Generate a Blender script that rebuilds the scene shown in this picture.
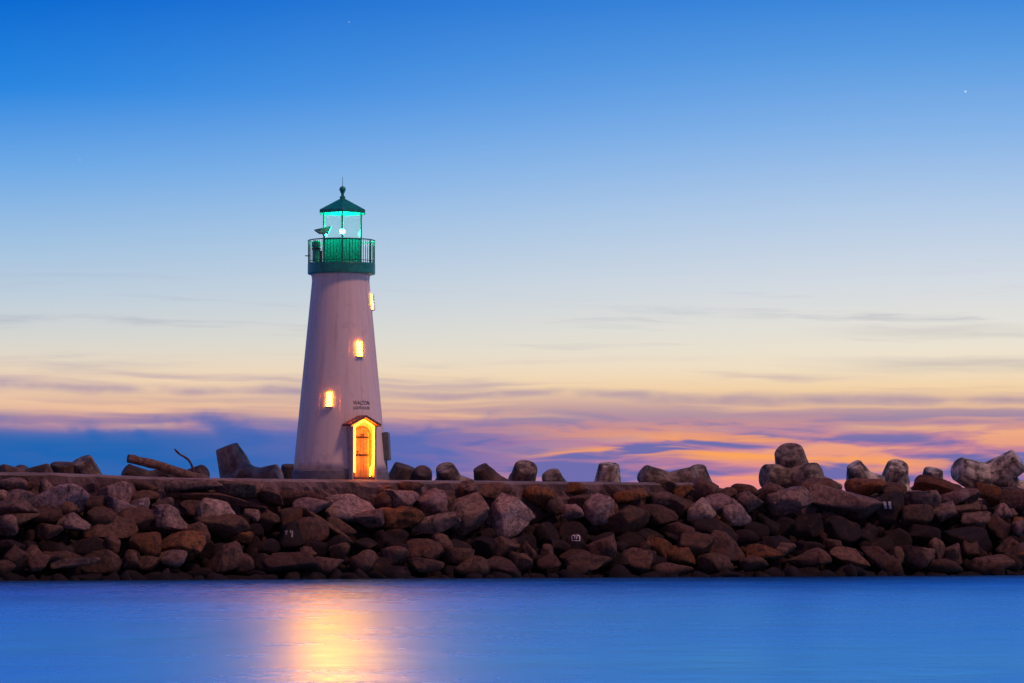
import bpy, bmesh, math, random
import numpy as np
from mathutils import Vector, Matrix, noise as mnoise

# ---------------------------------------------------------------- clear
for o in list(bpy.data.objects):
    bpy.data.objects.remove(o, do_unlink=True)
scn = bpy.context.scene
COL = scn.collection
R = math.radians

# ---------------------------------------------------------------- camera
F = 3600.0                      # focal length in pixels of the 1024 wide picture
CAM_H = 1.6
HORIZON = 543.0
PITCH = math.atan((HORIZON - 341.5) / F)
cam_d = bpy.data.cameras.new('camera')
cam = bpy.data.objects.new('camera', cam_d)
COL.objects.link(cam)
cam.location = (0, 0, CAM_H)
cam.rotation_euler = (math.pi / 2 + PITCH, 0, 0)
cam_d.sensor_width = 36
cam_d.lens = F * 36 / 1024
cam_d.clip_start = 0.5
cam_d.clip_end = 20000
scn.camera = cam
scn.render.resolution_x, scn.render.resolution_y = 1024, 683

# ---------------------------------------------------------------- node helper
class S:
    """a socket with arithmetic"""
    nt = None
    def __init__(s, sock): s.s = sock
    @staticmethod
    def m(op, *a, clamp=False):
        n = S.nt.nodes.new('ShaderNodeMath'); n.operation = op; n.use_clamp = clamp
        for i, v in enumerate(a):
            if isinstance(v, S): S.nt.links.new(v.s, n.inputs[i])
            else: n.inputs[i].default_value = v
        return S(n.outputs[0])
    def __add__(s, o): return S.m('ADD', s, o)
    def __radd__(s, o): return S.m('ADD', o, s)
    def __sub__(s, o): return S.m('SUBTRACT', s, o)
    def __rsub__(s, o): return S.m('SUBTRACT', o, s)
    def __mul__(s, o): return S.m('MULTIPLY', s, o)
    def __rmul__(s, o): return S.m('MULTIPLY', o, s)
    def __truediv__(s, o): return S.m('DIVIDE', s, o)
def clamp01(a): return S.m('ADD', a, 0.0, clamp=True)
def sstep(a, lo, hi):
    n = S.nt.nodes.new('ShaderNodeMapRange'); n.interpolation_type = 'SMOOTHSTEP'
    S.nt.links.new(a.s, n.inputs['Value'])
    for nm, v in (('From Min', lo), ('From Max', hi)):
        if isinstance(v, S): S.nt.links.new(v.s, n.inputs[nm])
        else: n.inputs[nm].default_value = v
    return S(n.outputs[0])
def bump01(a, c, w):            # soft bell: 1 at c, 0 at c +- w
    return 1.0 - sstep(S.m('ABSOLUTE', a - c), 0.0, w)
def vec(x, y, z=0.0):
    n = S.nt.nodes.new('ShaderNodeCombineXYZ')
    for i, v in enumerate((x, y, z)):
        if isinstance(v, S): S.nt.links.new(v.s, n.inputs[i])
        else: n.inputs[i].default_value = v
    return S(n.outputs[0])
def tex_noise(v, scale=1.0, detail=3.0, rough=0.5, dist=0.0):
    n = S.nt.nodes.new('ShaderNodeTexNoise')
    if v is not None: S.nt.links.new(v.s, n.inputs['Vector'])
    n.inputs['Scale'].default_value = scale; n.inputs['Detail'].default_value = detail
    n.inputs['Roughness'].default_value = rough; n.inputs['Distortion'].default_value = dist
    return S(n.outputs[0])
def lin(c):                     # sRGB 0..255 -> linear
    return tuple(((v / 255 + 0.055) / 1.055) ** 2.4 if v > 10 else v / 255 / 12.92 for v in c) + (1.0,)
def mixc(f, a, b):
    n = S.nt.nodes.new('ShaderNodeMix'); n.data_type = 'RGBA'
    for idx, v in ((0, f), (6, a), (7, b)):
        if isinstance(v, S): S.nt.links.new(v.s, n.inputs[idx])
        else: n.inputs[idx].default_value = v
    return S(n.outputs[2])
def ramp(f, stops, mode='LINEAR'):
    n = S.nt.nodes.new('ShaderNodeValToRGB'); cr = n.color_ramp; cr.interpolation = mode
    S.nt.links.new(f.s, n.inputs[0])
    while len(cr.elements) < len(stops): cr.elements.new(0.5)
    for e, (p, c) in zip(cr.elements, stops): e.position = p; e.color = c
    return S(n.outputs[0])

# ---------------------------------------------------------------- world: dusk sky after sunset
world = bpy.data.worlds.new('World'); scn.world = world; world.use_nodes = True
wt = world.node_tree; wt.nodes.clear(); S.nt = wt
tc = wt.nodes.new('ShaderNodeTexCoord')
sp = wt.nodes.new('ShaderNodeSeparateXYZ'); wt.links.new(tc.outputs['Generated'], sp.inputs[0])
dx, dy, dz = (S(sp.outputs[i]) for i in range(3))
el = S.m('ARCSINE', dz) * 57.29578                       # elevation in degrees
az = S.m('ARCTAN2', dx, dy) * 57.29578                   # azimuth in degrees, 0 = camera forward
EL = lambda y: math.degrees(math.atan((HORIZON - y) / F))
EMAX = 90.0
# position on the ramp: square root spreads out the low elevations
te = S.m('SQRT', clamp01(el / EMAX))
P = lambda deg: math.sqrt(max(deg, 0) / EMAX)
up_l = [(13, (0, 112, 212)), (22, (0, 112, 208)), (36, (0, 92, 182)), (55, (6, 60, 150)), (90, (8, 42, 115))]
up_r = [(13, (66, 144, 222)), (22, (44, 136, 218)), (36, (4, 98, 188)), (55, (6, 62, 152)), (90, (8, 42, 115))]
def stops(pairs, up):
    st = [(P(EL(y)), lin(c)) for y, c in pairs] + [(P(d), lin(c)) for d, c in up]
    return sorted(st)
left = stops([(543, (225, 150, 165)), (487, (222, 150, 165)), (455, (226, 160, 150)), (425, (232, 178, 150)), (400, (236, 196, 164)),
              (375, (236, 212, 184)), (345, (216, 214, 206)), (300, (190, 206, 220)), (240, (156, 192, 226)),
              (170, (106, 168, 230)), (90, (32, 132, 224)), (0, (0, 104, 208))], up_l)
right = stops([(543, (235, 130, 130)), (487, (240, 138, 132)), (465, (240, 150, 122)), (440, (238, 164, 128)), (415, (236, 184, 144)),
               (390, (243, 210, 166)), (365, (241, 226, 200)), (330, (230, 226, 216)), (280, (212, 219, 227)),
               (210, (180, 204, 232)), (130, (134, 180, 232)), (60, (94, 158, 226)), (0, (64, 138, 220))], up_r)
base = mixc(sstep(az, -11.0, 9.0), ramp(te, left), ramp(te, right))
# wisps and bands, all in direction space, stretched along the horizon
wa = az + (tex_noise(vec(az * 0.3, el * 1.2), 1.0, 2.0) - 0.5) * 3.0
we = el + (tex_noise(vec(az * 0.35, el * 1.2, 3.0), 1.0, 3.0) - 0.5) * 0.35 + az * 0.012
n1 = tex_noise(vec(wa * 0.20, we * 3.4, 11.0), 1.0, 5.0, 0.58)
n2 = tex_noise(vec(wa * 0.15, we * 3.6, 27.0), 1.0, 3.0, 0.5)
n3 = tex_noise(vec(wa * 0.42, we * 3.0, 41.0), 1.0, 4.0, 0.5)
n4 = tex_noise(vec(az * 0.75, el * 1.3, 63.0), 1.0, 4.0, 0.5)
n5 = tex_noise(vec(wa * 0.22, we * 4.2, 77.0), 1.0, 3.0, 0.5)
toR = sstep(az, -4.0, 1.0)
# thin grey wisps
c = mixc(sstep(n1, 0.53, 0.76) * bump01(el, 3.4, 1.5) * (0.36 + 0.22 * sstep(az, 1.0, 7.0)), base, lin((146, 150, 178)))
wisp = bump01(we, 3.42, 0.16) * sstep(az, 4.0, 8.0) * 0.36 + bump01(we, 2.85, 0.20) * sstep(az, 4.0, 8.0) * 0.4
c = mixc(clamp01(wisp * sstep(n1, 0.32, 0.55)), c, lin((150, 148, 162)))
# thin lines and the mauve streaked band above the sunset
c = mixc(clamp01(sstep(n5, 0.45, 0.70) * bump01(el, 2.55, 0.5) * 0.55), c, lin((168, 148, 174)))
c = mixc(bump01(we, 2.36, 0.13) * sstep(n4, 0.30, 0.60) * 0.55, c, lin((138, 124, 170)))
band = sstep(n2, 0.36, 0.58) * bump01(el, 1.98, 0.50)
c = mixc(clamp01(band * 0.85), c, lin((166, 138, 162)))
# broken violet clouds low down, blue at heart
low = sstep(n3, 0.38, 0.52) * (1.0 - sstep(el, 1.55, 2.25))
c = mixc(clamp01(low * 0.92), c, mixc(sstep(n3, 0.48, 0.60), lin((180, 122, 158)), lin((88, 102, 174))))
# orange lit undersides
streak = sstep(n5, 0.48, 0.60) * (1.0 - sstep(n3, 0.50, 0.58)) * bump01(el, 1.40, 0.7) * toR * (1.0 - 0.4 * sstep(az, 3.0, 7.5))
c = mixc(clamp01(streak * 0.85), c, lin((255, 166, 84)))
# the blue cloud bank low on the left, with a lumpy top
n6 = tex_noise(vec(az * 1.0, el * 1.6, 91.0), 1.0, 3.0, 0.45)
edge = sstep(n6, 0.46, 0.74) * 0.26 + 1.93 + (n2 - 0.5) * 0.35
right_end = az + (n3 - 0.5) * 12.0
bank = (1.0 - sstep(el, edge - 0.26, edge + 0.12)) * (1.0 - sstep(right_end, -2.6, 2.2))
bank = bank * (1.0 - 0.75 * (1.0 - sstep(el, 0.8, 1.15)) * sstep(az, -6.0, -2.0))
bcol = mixc(sstep(az + (el - 1.4) * 2.0, -6.5, -1.0), lin((24, 100, 178)), lin((84, 104, 180)))
bcol = mixc(sstep(el, edge - 0.5, edge + 0.1) * 0.75, bcol, lin((126, 118, 172)))
c = mixc(clamp01(bank * 0.97), c, bcol)
# the sky behind the camera: blue earth shadow, pink belt above it, dim blue overhead
back = ramp(te, [(0.0, lin((96, 80, 112))), (P(3), lin((140, 92, 116))), (P(9), lin((172, 100, 112))),
                 (P(18), lin((116, 88, 122))), (P(32), lin((46, 62, 116))), (1.0, lin((8, 42, 115)))])
c = mixc(sstep(dy, 0.25, -0.45), c, back)
# three stars
for sx, sy, wd, br in ((965.5, 91.5, 0.0036, .8), (349, 22, 0.0024, .35), (80, 160, 0.0024, .3)):
    v = Vector(((sx - 512) / F, 1.0, (HORIZON - sy) / F))
    # the picture plane is pitched: rotate the pixel ray properly
    v = Matrix.Rotation(PITCH, 3, 'X') @ Vector(((sx - 512) / F, 1.0, (341.5 - sy) / F)); v.normalize()
    d2 = S.m('ADD', S.m('ADD', (dx - v.x) * (dx - v.x), (dy - v.y) * (dy - v.y)), (dz - v.z) * (dz - v.z))
    c = mixc((1.0 - sstep(S.m('SQRT', d2), 0.0, wd * 0.12)) * br, c, (0.9, 0.95, 1.0, 1))
bg = wt.nodes.new('ShaderNodeBackground'); wt.links.new(c.s, bg.inputs[0]); bg.inputs[1].default_value = 1.0
wo = wt.nodes.new('ShaderNodeOutputWorld'); wt.links.new(bg.outputs[0], wo.inputs[0])

# ---------------------------------------------------------------- the one soft, low, warm light of the afterglow
sun_d = bpy.data.lights.new('sun', 'SUN'); sun = bpy.data.objects.new('sun', sun_d); COL.objects.link(sun)
sun_d.energy = 1.45; sun_d.angle = R(10); sun_d.color = (1.0, 0.46, 0.34)
SUN_AZ, SUN_EL = 54, 55          # from the right, behind the camera
sd = Vector((math.sin(R(SUN_AZ)) * math.cos(R(SUN_EL)), -math.cos(R(SUN_AZ)) * math.cos(R(SUN_EL)), math.sin(R(SUN_EL))))
sun.rotation_euler = sd.to_track_quat('Z', 'Y').to_euler(); sun.location = (30, -20, 60)

scn.view_settings.view_transform = 'Standard'; scn.view_settings.look = 'None'
scn.view_settings.exposure = 0; scn.view_settings.gamma = 1; scn.view_settings.use_curve_mapping = False
scn.render.engine = 'CYCLES'

# ---------------------------------------------------------------- pixel -> world
def ray(px, py):
    return (Matrix.Rotation(PITCH, 3, 'X') @ Vector(((px - 512) / F, 1.0, (341.5 - py) / F)))
CAMP = Vector((0, 0, CAM_H))
ANG = R(30)                                   # the breakwater runs away to the right
LH = Vector((-7.63, 160.0, 4.4))              # foot of the lighthouse
U = Vector((math.cos(ANG), math.sin(ANG), 0)); NV = Vector((math.sin(ANG), -math.cos(ANG), 0))
EDGE = 3.0                                    # front edge of the walkway, in metres in front of the tower axis
DECK = 4.4
def J(s, t, z): return Vector((LH.x, LH.y, 0)) + U * s + NV * t + Vector((0, 0, z))
def st(p):
    q = Vector((p.x - LH.x, p.y - LH.y, 0)); return q.dot(U), q.dot(NV)
def hit(px, py, p0, nrm):
    d = ray(px, py); k = (p0 - CAMP).dot(nrm) / d.dot(nrm); return CAMP + d * k
def at_t(px, py, t): return hit(px, py, J(0, t, 0), NV)
SL0, SL1 = (EDGE + 0.25, 3.75), (EDGE + 5.3, 0.0)          # (t, z) top and foot of the rock slope
sl_dir = (NV * (SL1[0] - SL0[0]) + Vector((0, 0, SL1[1] - SL0[1]))).normalized()
SLN = U.cross(sl_dir).normalized()
if SLN.z < 0: SLN = -SLN
def at_slope(px, py): return hit(px, py, J(0, SL0[0], SL0[1]), SLN)

# ---------------------------------------------------------------- materials
def new_mat(name):
    m = bpy.data.materials.new(name); m.use_nodes = True
    nt = m.node_tree; nt.nodes.clear(); S.nt = nt
    b = nt.nodes.new('ShaderNodeBsdfPrincipled'); o = nt.nodes.new('ShaderNodeOutputMaterial')
    nt.links.new(b.outputs[0], o.inputs[0]); return m, nt, b
def coord(nt, kind='Object'):
    t = nt.nodes.new('ShaderNodeTexCoord'); return S(t.outputs[kind])
def geo_pos(nt):
    t = nt.nodes.new('ShaderNodeNewGeometry'); return S(t.outputs['Position'])
def sep(nt, v):
    n = nt.nodes.new('ShaderNodeSeparateXYZ'); nt.links.new(v.s, n.inputs[0]); return [S(n.outputs[i]) for i in range(3)]
def bump(nt, b, h, strength, dist):
    n = nt.nodes.new('ShaderNodeBump'); n.inputs['Strength'].default_value = strength; n.inputs['Distance'].default_value = dist
    nt.links.new(h.s, n.inputs['Height']); nt.links.new(n.outputs[0], b.inputs['Normal'])
def setc(nt, b, c):
    if isinstance(c, S): nt.links.new(c.s, b.inputs['Base Color'])
    else: b.inputs['Base Color'].default_value = c
M = {}
def mat_plain(name, col, rough=0.5, metal=0.0, var=0.25, scale=6.0, bmp=0.1):
    m, nt, b = new_mat(name)
    n = tex_noise(coord(nt), scale, 4.0, 0.6)
    dark = tuple(v * (1 - var) for v in col[:3]) + (1,)
    setc(nt, b, mixc(sstep(n, 0.35, 0.65), dark, tuple(col[:3]) + (1,)))
    b.inputs['Roughness'].default_value = rough; b.inputs['Metallic'].default_value = metal
    if bmp: bump(nt, b, n, bmp, 0.01)
    M[name] = m; return m
def mat_emit(name, col, strength):
    m, nt, b = new_mat(name)
    setc(nt, b, tuple(col) + (1,)); b.inputs['Emission Color'].default_value = tuple(col) + (1,)
    b.inputs['Emission Strength'].default_value = strength; M[name] = m; return m

# rock: colour of each stone from its object colour
m, nt, b = new_mat('rock')
oi = nt.nodes.new('ShaderNodeObjectInfo'); oc = S(oi.outputs['Color']); rnd = S(oi.outputs['Random'])
pos = geo_pos(nt); px_, py_, pz_ = sep(nt, pos)
nA = tex_noise(pos, 1.3, 5.0, 0.6); nB = tex_noise(pos, 5.0, 8.0, 0.72); nC = tex_noise(vec(px_ * 2.2, py_ * 2.2, pz_ * 0.5), 1.0, 3.0, 0.6)
col = mixc(sstep(nB, 0.38, 0.60), mixc(0.68, oc, (0.03, 0.025, 0.03, 1)), oc)
col = mixc(sstep(nA, 0.54, 0.74) * 0.45, col, (0.17, 0.085, 0.04, 1))          # rust
col = mixc(sstep(nC, 0.57, 0.70) * 0.75, col, (0.025, 0.022, 0.024, 1))         # dark drips
wet = 1.0 - sstep(pz_ + (nA - 0.5) * 0.9, 0.25, 0.75)                              # weed and wet stone at the tide line
col = mixc(wet * 0.8, col, (0.018, 0.017, 0.016, 1))
setc(nt, b, col); b.inputs['Roughness'].default_value = 0.85; b.inputs['Specular IOR Level'].default_value = 0.12
bump(nt, b, nB + nA * 0.6, 0.9, 0.12); M['rock'] = m
# lichen-speckled stone
m, nt, b = new_mat('lichen_rock')
pos = geo_pos(nt); nB = tex_noise(pos, 5.0, 6.0, 0.7); nA = tex_noise(pos, 1.5, 4.0)
col = mixc(sstep(nA, 0.4, 0.6), (0.13, 0.10, 0.10, 1), (0.23, 0.17, 0.165, 1)); col = mixc(sstep(nB, 0.55, 0.62), col, (0.5, 0.46, 0.45, 1))
setc(nt, b, col); b.inputs['Roughness'].default_value = 0.85; bump(nt, b, nB, 0.8, 0.1); M['lichen_rock'] = m
# cast concrete of the armour units
def mat_concrete(name, ca, cb, stain):
    m, nt, b = new_mat(name)
    pos = coord(nt); x, y, z = sep(nt, pos)
    nA = tex_noise(pos, 1.9, 6.0, 0.62); nB = tex_noise(pos, 9.0, 6.0, 0.65); nC = tex_noise(vec(x * 3.0, y * 3.0, z * 0.6), 1.0, 4.0, 0.65)
    col = mixc(sstep(nA, 0.35, 0.62), ca, cb)
    col = mixc(sstep(nC, 0.47, 0.64) * stain, col, (0.03, 0.03, 0.032, 1))
    col = mixc(sstep(nB, 0.58, 0.7) * 0.4, col, (0.06, 0.055, 0.055, 1))
    setc(nt, b, col); b.inputs['Roughness'].default_value = 0.85; b.inputs['Specular IOR Level'].default_value = 0.3
    bump(nt, b, nB + nA, 0.6, 0.06); M[name] = m
mat_concrete('concrete_dark', (0.05, 0.042, 0.037, 1), (0.12, 0.095, 0.08, 1), 0.8)
mat_concrete('concrete_mid', (0.06, 0.056, 0.05, 1), (0.27, 0.245, 0.20, 1), 0.8)
mat_concrete('concrete_warm', (0.24, 0.175, 0.135, 1), (0.46, 0.33, 0.25, 1), 0.5)
mat_concrete('concrete_pale', (0.08, 0.08, 0.072, 1), (0.56, 0.57, 0.46, 1), 0.85)
# walkway: concrete with pebbly, eroded face
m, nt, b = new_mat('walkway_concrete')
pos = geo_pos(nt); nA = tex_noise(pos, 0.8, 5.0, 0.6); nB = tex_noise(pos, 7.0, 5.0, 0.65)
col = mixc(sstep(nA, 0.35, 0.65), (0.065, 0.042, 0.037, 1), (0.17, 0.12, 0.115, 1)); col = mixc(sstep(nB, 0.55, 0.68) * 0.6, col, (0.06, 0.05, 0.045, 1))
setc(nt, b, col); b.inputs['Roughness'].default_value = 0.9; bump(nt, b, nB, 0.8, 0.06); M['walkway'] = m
m, nt, b = new_mat('walkway_lit_top')  # lighter copy of the concrete: skylight on the top and lip put into its colour
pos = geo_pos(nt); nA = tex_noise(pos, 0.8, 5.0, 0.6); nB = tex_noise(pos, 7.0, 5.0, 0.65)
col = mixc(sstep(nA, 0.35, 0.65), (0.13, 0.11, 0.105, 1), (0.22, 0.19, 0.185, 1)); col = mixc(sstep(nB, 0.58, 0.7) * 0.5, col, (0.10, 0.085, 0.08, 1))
setc(nt, b, col); b.inputs['Roughness'].default_value = 0.9; bump(nt, b, nB, 0.5, 0.04); M['walkway_lit_top'] = m
# tower render: white paint, rain streaks
m, nt, b = new_mat('tower_paint')
pos = coord(nt); x, y, z = sep(nt, pos)
an = S.m('ARCTAN2', x, y)
nS = tex_noise(vec(an * 7.0, z * 0.25), 1.0, 5.0, 0.6); nB = tex_noise(pos, 2.5, 5.0, 0.6); nF = tex_noise(pos, 22.0, 3.0, 0.6)
col = mixc(sstep(nS, 0.45, 0.74) * 0.42, (0.82, 0.69, 0.58, 1), (0.48, 0.37, 0.30, 1))
col = mixc(sstep(nB, 0.55, 0.75) * 0.35, col, (0.38, 0.33, 0.30, 1))
nR = tex_noise(vec(an * 16.0, z * 0.16, 7.0), 1.0, 4.0, 0.6)
col = mixc(sstep(nR, 0.58, 0.72) * sstep(z + (nB - 0.5) * 3.0, 5.5, 9.0) * 0.5, col, (0.33, 0.19, 0.12, 1))
col = mixc(sstep(nB, 0.45, 0.65) * (1.0 - sstep(z, 0.45, 1.3)) * 0.45, col, (0.30, 0.24, 0.21, 1))
setc(nt, b, col); b.inputs['Roughness'].default_value = 0.7; bump(nt, b, nF, 0.35, 0.02); M['tower'] = m
mat_plain('tower_trim', (0.62, 0.54, 0.48), 0.7, 0, 0.2, 5)
mat_emit('window_edge', (1.0, 0.28, 0.015), 42.0)
mat_plain('base_band', (0.20, 0.20, 0.21), 0.8, 0, 0.3, 3.0)
mat_plain('green_paint', (0.004, 0.30, 0.20), 0.45, 0, 0.35, 5.0, 0.05)
mat_plain('lantern_paint', (0.01, 0.24, 0.16), 0.45, 0, 0.3, 5.0, 0.05)
m, nt, b = new_mat('baffle_black'); b.inputs['Base Color'].default_value = (0.0005, 0.0005, 0.0005, 1); b.inputs['Roughness'].default_value = 1.0; b.inputs['Specular IOR Level'].default_value = 0.0; M['baffle_black'] = m  # lightless black for the added window baffles
mat_plain('dark_metal', (0.05, 0.06, 0.06), 0.5, 0.3, 0.3, 8)
mat_plain('panel_back', (0.08, 0.11, 0.12), 0.55, 0.1, 0.3, 8)
mat_plain('box_metal', (0.16, 0.17, 0.16), 0.6, 0.1, 0.35, 4)
mat_plain('porch_roof', (0.24, 0.10, 0.08), 0.75, 0, 0.35, 9)
mat_plain('porch_wall', (0.50, 0.42, 0.36), 0.75, 0, 0.2, 5)
mat_plain('door_wood', (0.46, 0.27, 0.10), 0.55, 0, 0.3, 5)
mat_plain('iron', (0.03, 0.022, 0.018), 0.5, 0.5, 0.2, 9)
mat_plain('letter_paint', (0.04, 0.02, 0.02), 0.7, 0, 0.1, 9, 0)
mat_plain('faded_mark', (0.30, 0.28, 0.28), 0.85, 0, 0.4, 14, 0)
mat_plain('white_mark', (0.75, 0.73, 0.70), 0.8, 0, 0.25, 14, 0)
mat_plain('fog_body', (0.05, 0.70, 0.38), 0.4, 0, 0.4, 6)
mat_plain('driftwood', (0.17, 0.12, 0.10), 0.85, 0, 0.6, 7, 0.8)
mat_plain('core_rubble', (0.035, 0.028, 0.026), 0.95, 0, 0.6, 2, 0.8)
WIN = mat_emit('window_light', (1.0, 0.098, 0.00015), 7600.0)
STR = mat_emit('strip_light', (1.0, 0.24, 0.005), 52.0)
LMP = mat_emit('lamp_light', (0.008, 1.0, 0.66), 750.0)
# milky green panels under the lantern glass
m = bpy.data.materials.new('lantern_panel'); m.use_nodes = True; nt = m.node_tree; nt.nodes.clear(); S.nt = nt
df = nt.nodes.new('ShaderNodeBsdfDiffuse'); df.inputs[0].default_value = (0.01, 0.14, 0.09, 1)
tl = nt.nodes.new('ShaderNodeBsdfTranslucent'); tl.inputs[0].default_value = (0.03, 0.30, 0.25, 1)
mx = nt.nodes.new('ShaderNodeMixShader'); mx.inputs[0].default_value = 0.13; ou = nt.nodes.new('ShaderNodeOutputMaterial')
nt.links.new(df.outputs[0], mx.inputs[1]); nt.links.new(tl.outputs[0], mx.inputs[2]); nt.links.new(mx.outputs[0], ou.inputs[0]); M['lantern_panel'] = m
# thin pane: mostly clear, reflects at the edge
m = bpy.data.materials.new('lantern_glass'); m.use_nodes = True; nt = m.node_tree; nt.nodes.clear()
tr = nt.nodes.new('ShaderNodeBsdfTransparent'); tr.inputs[0].default_value = (0.90, 0.97, 0.95, 1)
gl = nt.nodes.new('ShaderNodeBsdfGlossy'); gl.inputs['Roughness'].default_value = 0.06
fr = nt.nodes.new('ShaderNodeFresnel'); fr.inputs[0].default_value = 1.45
mx = nt.nodes.new('ShaderNodeMixShader'); ou = nt.nodes.new('ShaderNodeOutputMaterial')
hz = nt.nodes.new('ShaderNodeBsdfTranslucent'); hz.inputs[0].default_value = (0.9, 0.95, 0.95, 1); m2 = nt.nodes.new('ShaderNodeMixShader'); m2.inputs[0].default_value = 0.006
nt.links.new(tr.outputs[0], m2.inputs[1]); nt.links.new(hz.outputs[0], m2.inputs[2])
nt.links.new(fr.outputs[0], mx.inputs[0]); nt.links.new(m2.outputs[0], mx.inputs[1]); nt.links.new(gl.outputs[0], mx.inputs[2]); nt.links.new(mx.outputs[0], ou.inputs[0])
M['glass'] = m
# sea: small waves smoothed by the swell
m, nt, b = new_mat('sea_water')
pos = geo_pos(nt); x, y, z = sep(nt, pos)
w1 = tex_noise(vec(x * 0.55, y * 0.32), 1.0, 4.0, 0.6); w2 = tex_noise(vec(x * 0.06, y * 0.05, 5.0), 1.0, 3.0, 0.5)
nt.nodes.remove(b)
tv = nt.nodes.new('ShaderNodeCombineXYZ'); tv.inputs[0].default_value = 1.0; lobes = []
# two slope ranges: long smoothed swell that carries the lamp path, and short chop that mirrors the high sky
for colr, rough, var, an, bs in (((0.13, 0.50, 0.95, 1), 0.268, 0.10, -0.55, 0.12), ((0.20, 0.60, 0.95, 1), 0.43, 0.15, 0.0, 0.12)):
    gl = nt.nodes.new('ShaderNodeBsdfGlossy'); gl.inputs['Color'].default_value = colr; gl.inputs['Anisotropy'].default_value = an
    nt.links.new(tv.outputs[0], gl.inputs['Tangent'])
    rg = rough + (w2 - 0.5) * var + (w1 - 0.5) * var
    nt.links.new(rg.s, gl.inputs['Roughness']); bump(nt, gl, w1 + w2 * 2.0, bs, 0.25); lobes.append(gl)
mx = nt.nodes.new('ShaderNodeMixShader'); fac = 0.17 + (w1 - 0.5) * 0.30 + (w2 - 0.5) * 0.6
nt.links.new(fac.s, mx.inputs[0]); nt.links.new(lobes[0].outputs[0], mx.inputs[1]); nt.links.new(lobes[1].outputs[0], mx.inputs[2])
oo = [n for n in nt.nodes if n.type == 'OUTPUT_MATERIAL'][0]; nt.links.new(mx.outputs[0], oo.inputs[0]); M['water'] = m

# ---------------------------------------------------------------- mesh helpers
def obj(name, bm, mat, parent=None, smooth=False):
    me = bpy.data.meshes.new(name); bm.to_mesh(me); bm.free()
    if smooth:
        for p in me.polygons: p.use_smooth = True
    me.materials.append(M[mat] if isinstance(mat, str) else mat)
    o = bpy.data.objects.new(name, me); COL.objects.link(o)
    if parent: o.parent = parent
    return o
def empty(name, loc, rz=0.0, parent=None):
    o = bpy.data.objects.new(name, None); COL.objects.link(o); o.location = loc; o.rotation_euler = (0, 0, rz)
    if parent: o.parent = parent
    return o
def tag(o, label=None, cat=None, group=None, kind=None):
    for k, v in (('label', label), ('category', cat), ('group', group), ('kind', kind)):
        if v: o[k] = v
    return o
def box(bm, x0, x1, y0, y1, z0, z1, mtx=None, bev=0.0):
    r = bmesh.ops.create_cube(bm, size=1.0); vs = r['verts']
    for v in vs: v.co = Vector(((x0 + x1) / 2 + v.co.x * (x1 - x0), (y0 + y1) / 2 + v.co.y * (y1 - y0), (z0 + z1) / 2 + v.co.z * (z1 - z0)))
    if bev:
        es = list({e for v in vs for e in v.link_edges}); r2 = bmesh.ops.bevel(bm, geom=es, offset=bev, segments=2, affect='EDGES', profile=0.5)
        vs = list({v for f in r2['faces'] for v in f.verts} | {v for v in vs if v.is_valid})
    if mtx:
        for v in vs: v.co = mtx @ v.co
    return bm
def lathe(bm, prof, n=64, phase=0.0, cap0=True, cap1=True):
    rings = []
    for r, z in prof:
        rings.append([bm.verts.new((r * math.sin(phase + 2 * math.pi * i / n), -r * math.cos(phase + 2 * math.pi * i / n), z)) for i in range(n)])
    for a, b_ in zip(rings, rings[1:]):
        for i in range(n): bm.faces.new((a[i], a[(i + 1) % n], b_[(i + 1) % n], b_[i]))
    if cap0: bm.faces.new(list(reversed(rings[0])))
    if cap1: bm.faces.new(rings[-1])
    return bm
def tube(bm, pts, rad, n=8, caps=True):
    pts = [Vector(p) for p in pts]; rads = rad if isinstance(rad, (list, tuple)) else [rad] * len(pts)
    rings = []
    ref = None
    for i, p in enumerate(pts):
        d = (pts[min(i + 1, len(pts) - 1)] - pts[max(i - 1, 0)]).normalized()
        if ref is None: ref = d.orthogonal().normalized()
        a = (ref - d * ref.dot(d)).normalized(); ref = a; b_ = d.cross(a)
        rings.append([bm.verts.new(p + (a * math.cos(2 * math.pi * k / n) + b_ * math.sin(2 * math.pi * k / n)) * rads[i]) for k in range(n)])
    for a, b_ in zip(rings, rings[1:]):
        for i in range(n): bm.faces.new((a[i], a[(i + 1) % n], b_[(i + 1) % n], b_[i]))
    if caps: bm.faces.new(list(reversed(rings[0]))); bm.faces.new(rings[-1])
    return bm

# ---------------------------------------------------------------- water
bm = bmesh.new(); bmesh.ops.create_grid(bm, x_segments=1, y_segments=1, size=6000)
for v in bm.verts: v.co.y += 5000; v.co.z = 0.10
w = obj('water', bm, 'water'); tag(w, kind='structure')

# ---------------------------------------------------------------- walkway on the breakwater
bm = bmesh.new(); rng = random.Random(5)
prof = [(-4.6, 2.0), (-4.6, 4.25), (-4.45, 4.40), (-2.0, 4.41), (0.5, 4.41), (2.6, 4.37), (2.86, 4.33), (2.96, 4.24), (3.01, 3.98), (3.04, 3.75), (3.06, 3.5), (3.06, 3.2), (3.1, 2.2)]
ss = np.arange(-32, 62, 0.22); rows = []
for s in ss:
    row = []
    for k, (t, z) in enumerate(prof):
        q = Vector((s * 0.9, t * 1.3, z * 1.6))
        amp = 0.0 if k in (3, 4) else (0.02 if k in (2, 5) else 0.05 if k == 6 else 0.07 if k == 7 else 0.26)
        d = mnoise.fractal(q, 0.8, 2.0, 4) * amp
        zz = z + (d * 0.6 if k >= 6 else d)
        if s < -9: zz += 0.16 * min(1, (-9 - s) / 6) * (k in (2, 3, 4, 5, 6, 7))
        if s > 17: zz -= 0.55 * min(1, (s - 17) / 4)
        row.append(bm.verts.new(J(s, t + (d * 1.3 if k >= 7 else 0), zz)))
    rows.append(row)
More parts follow.
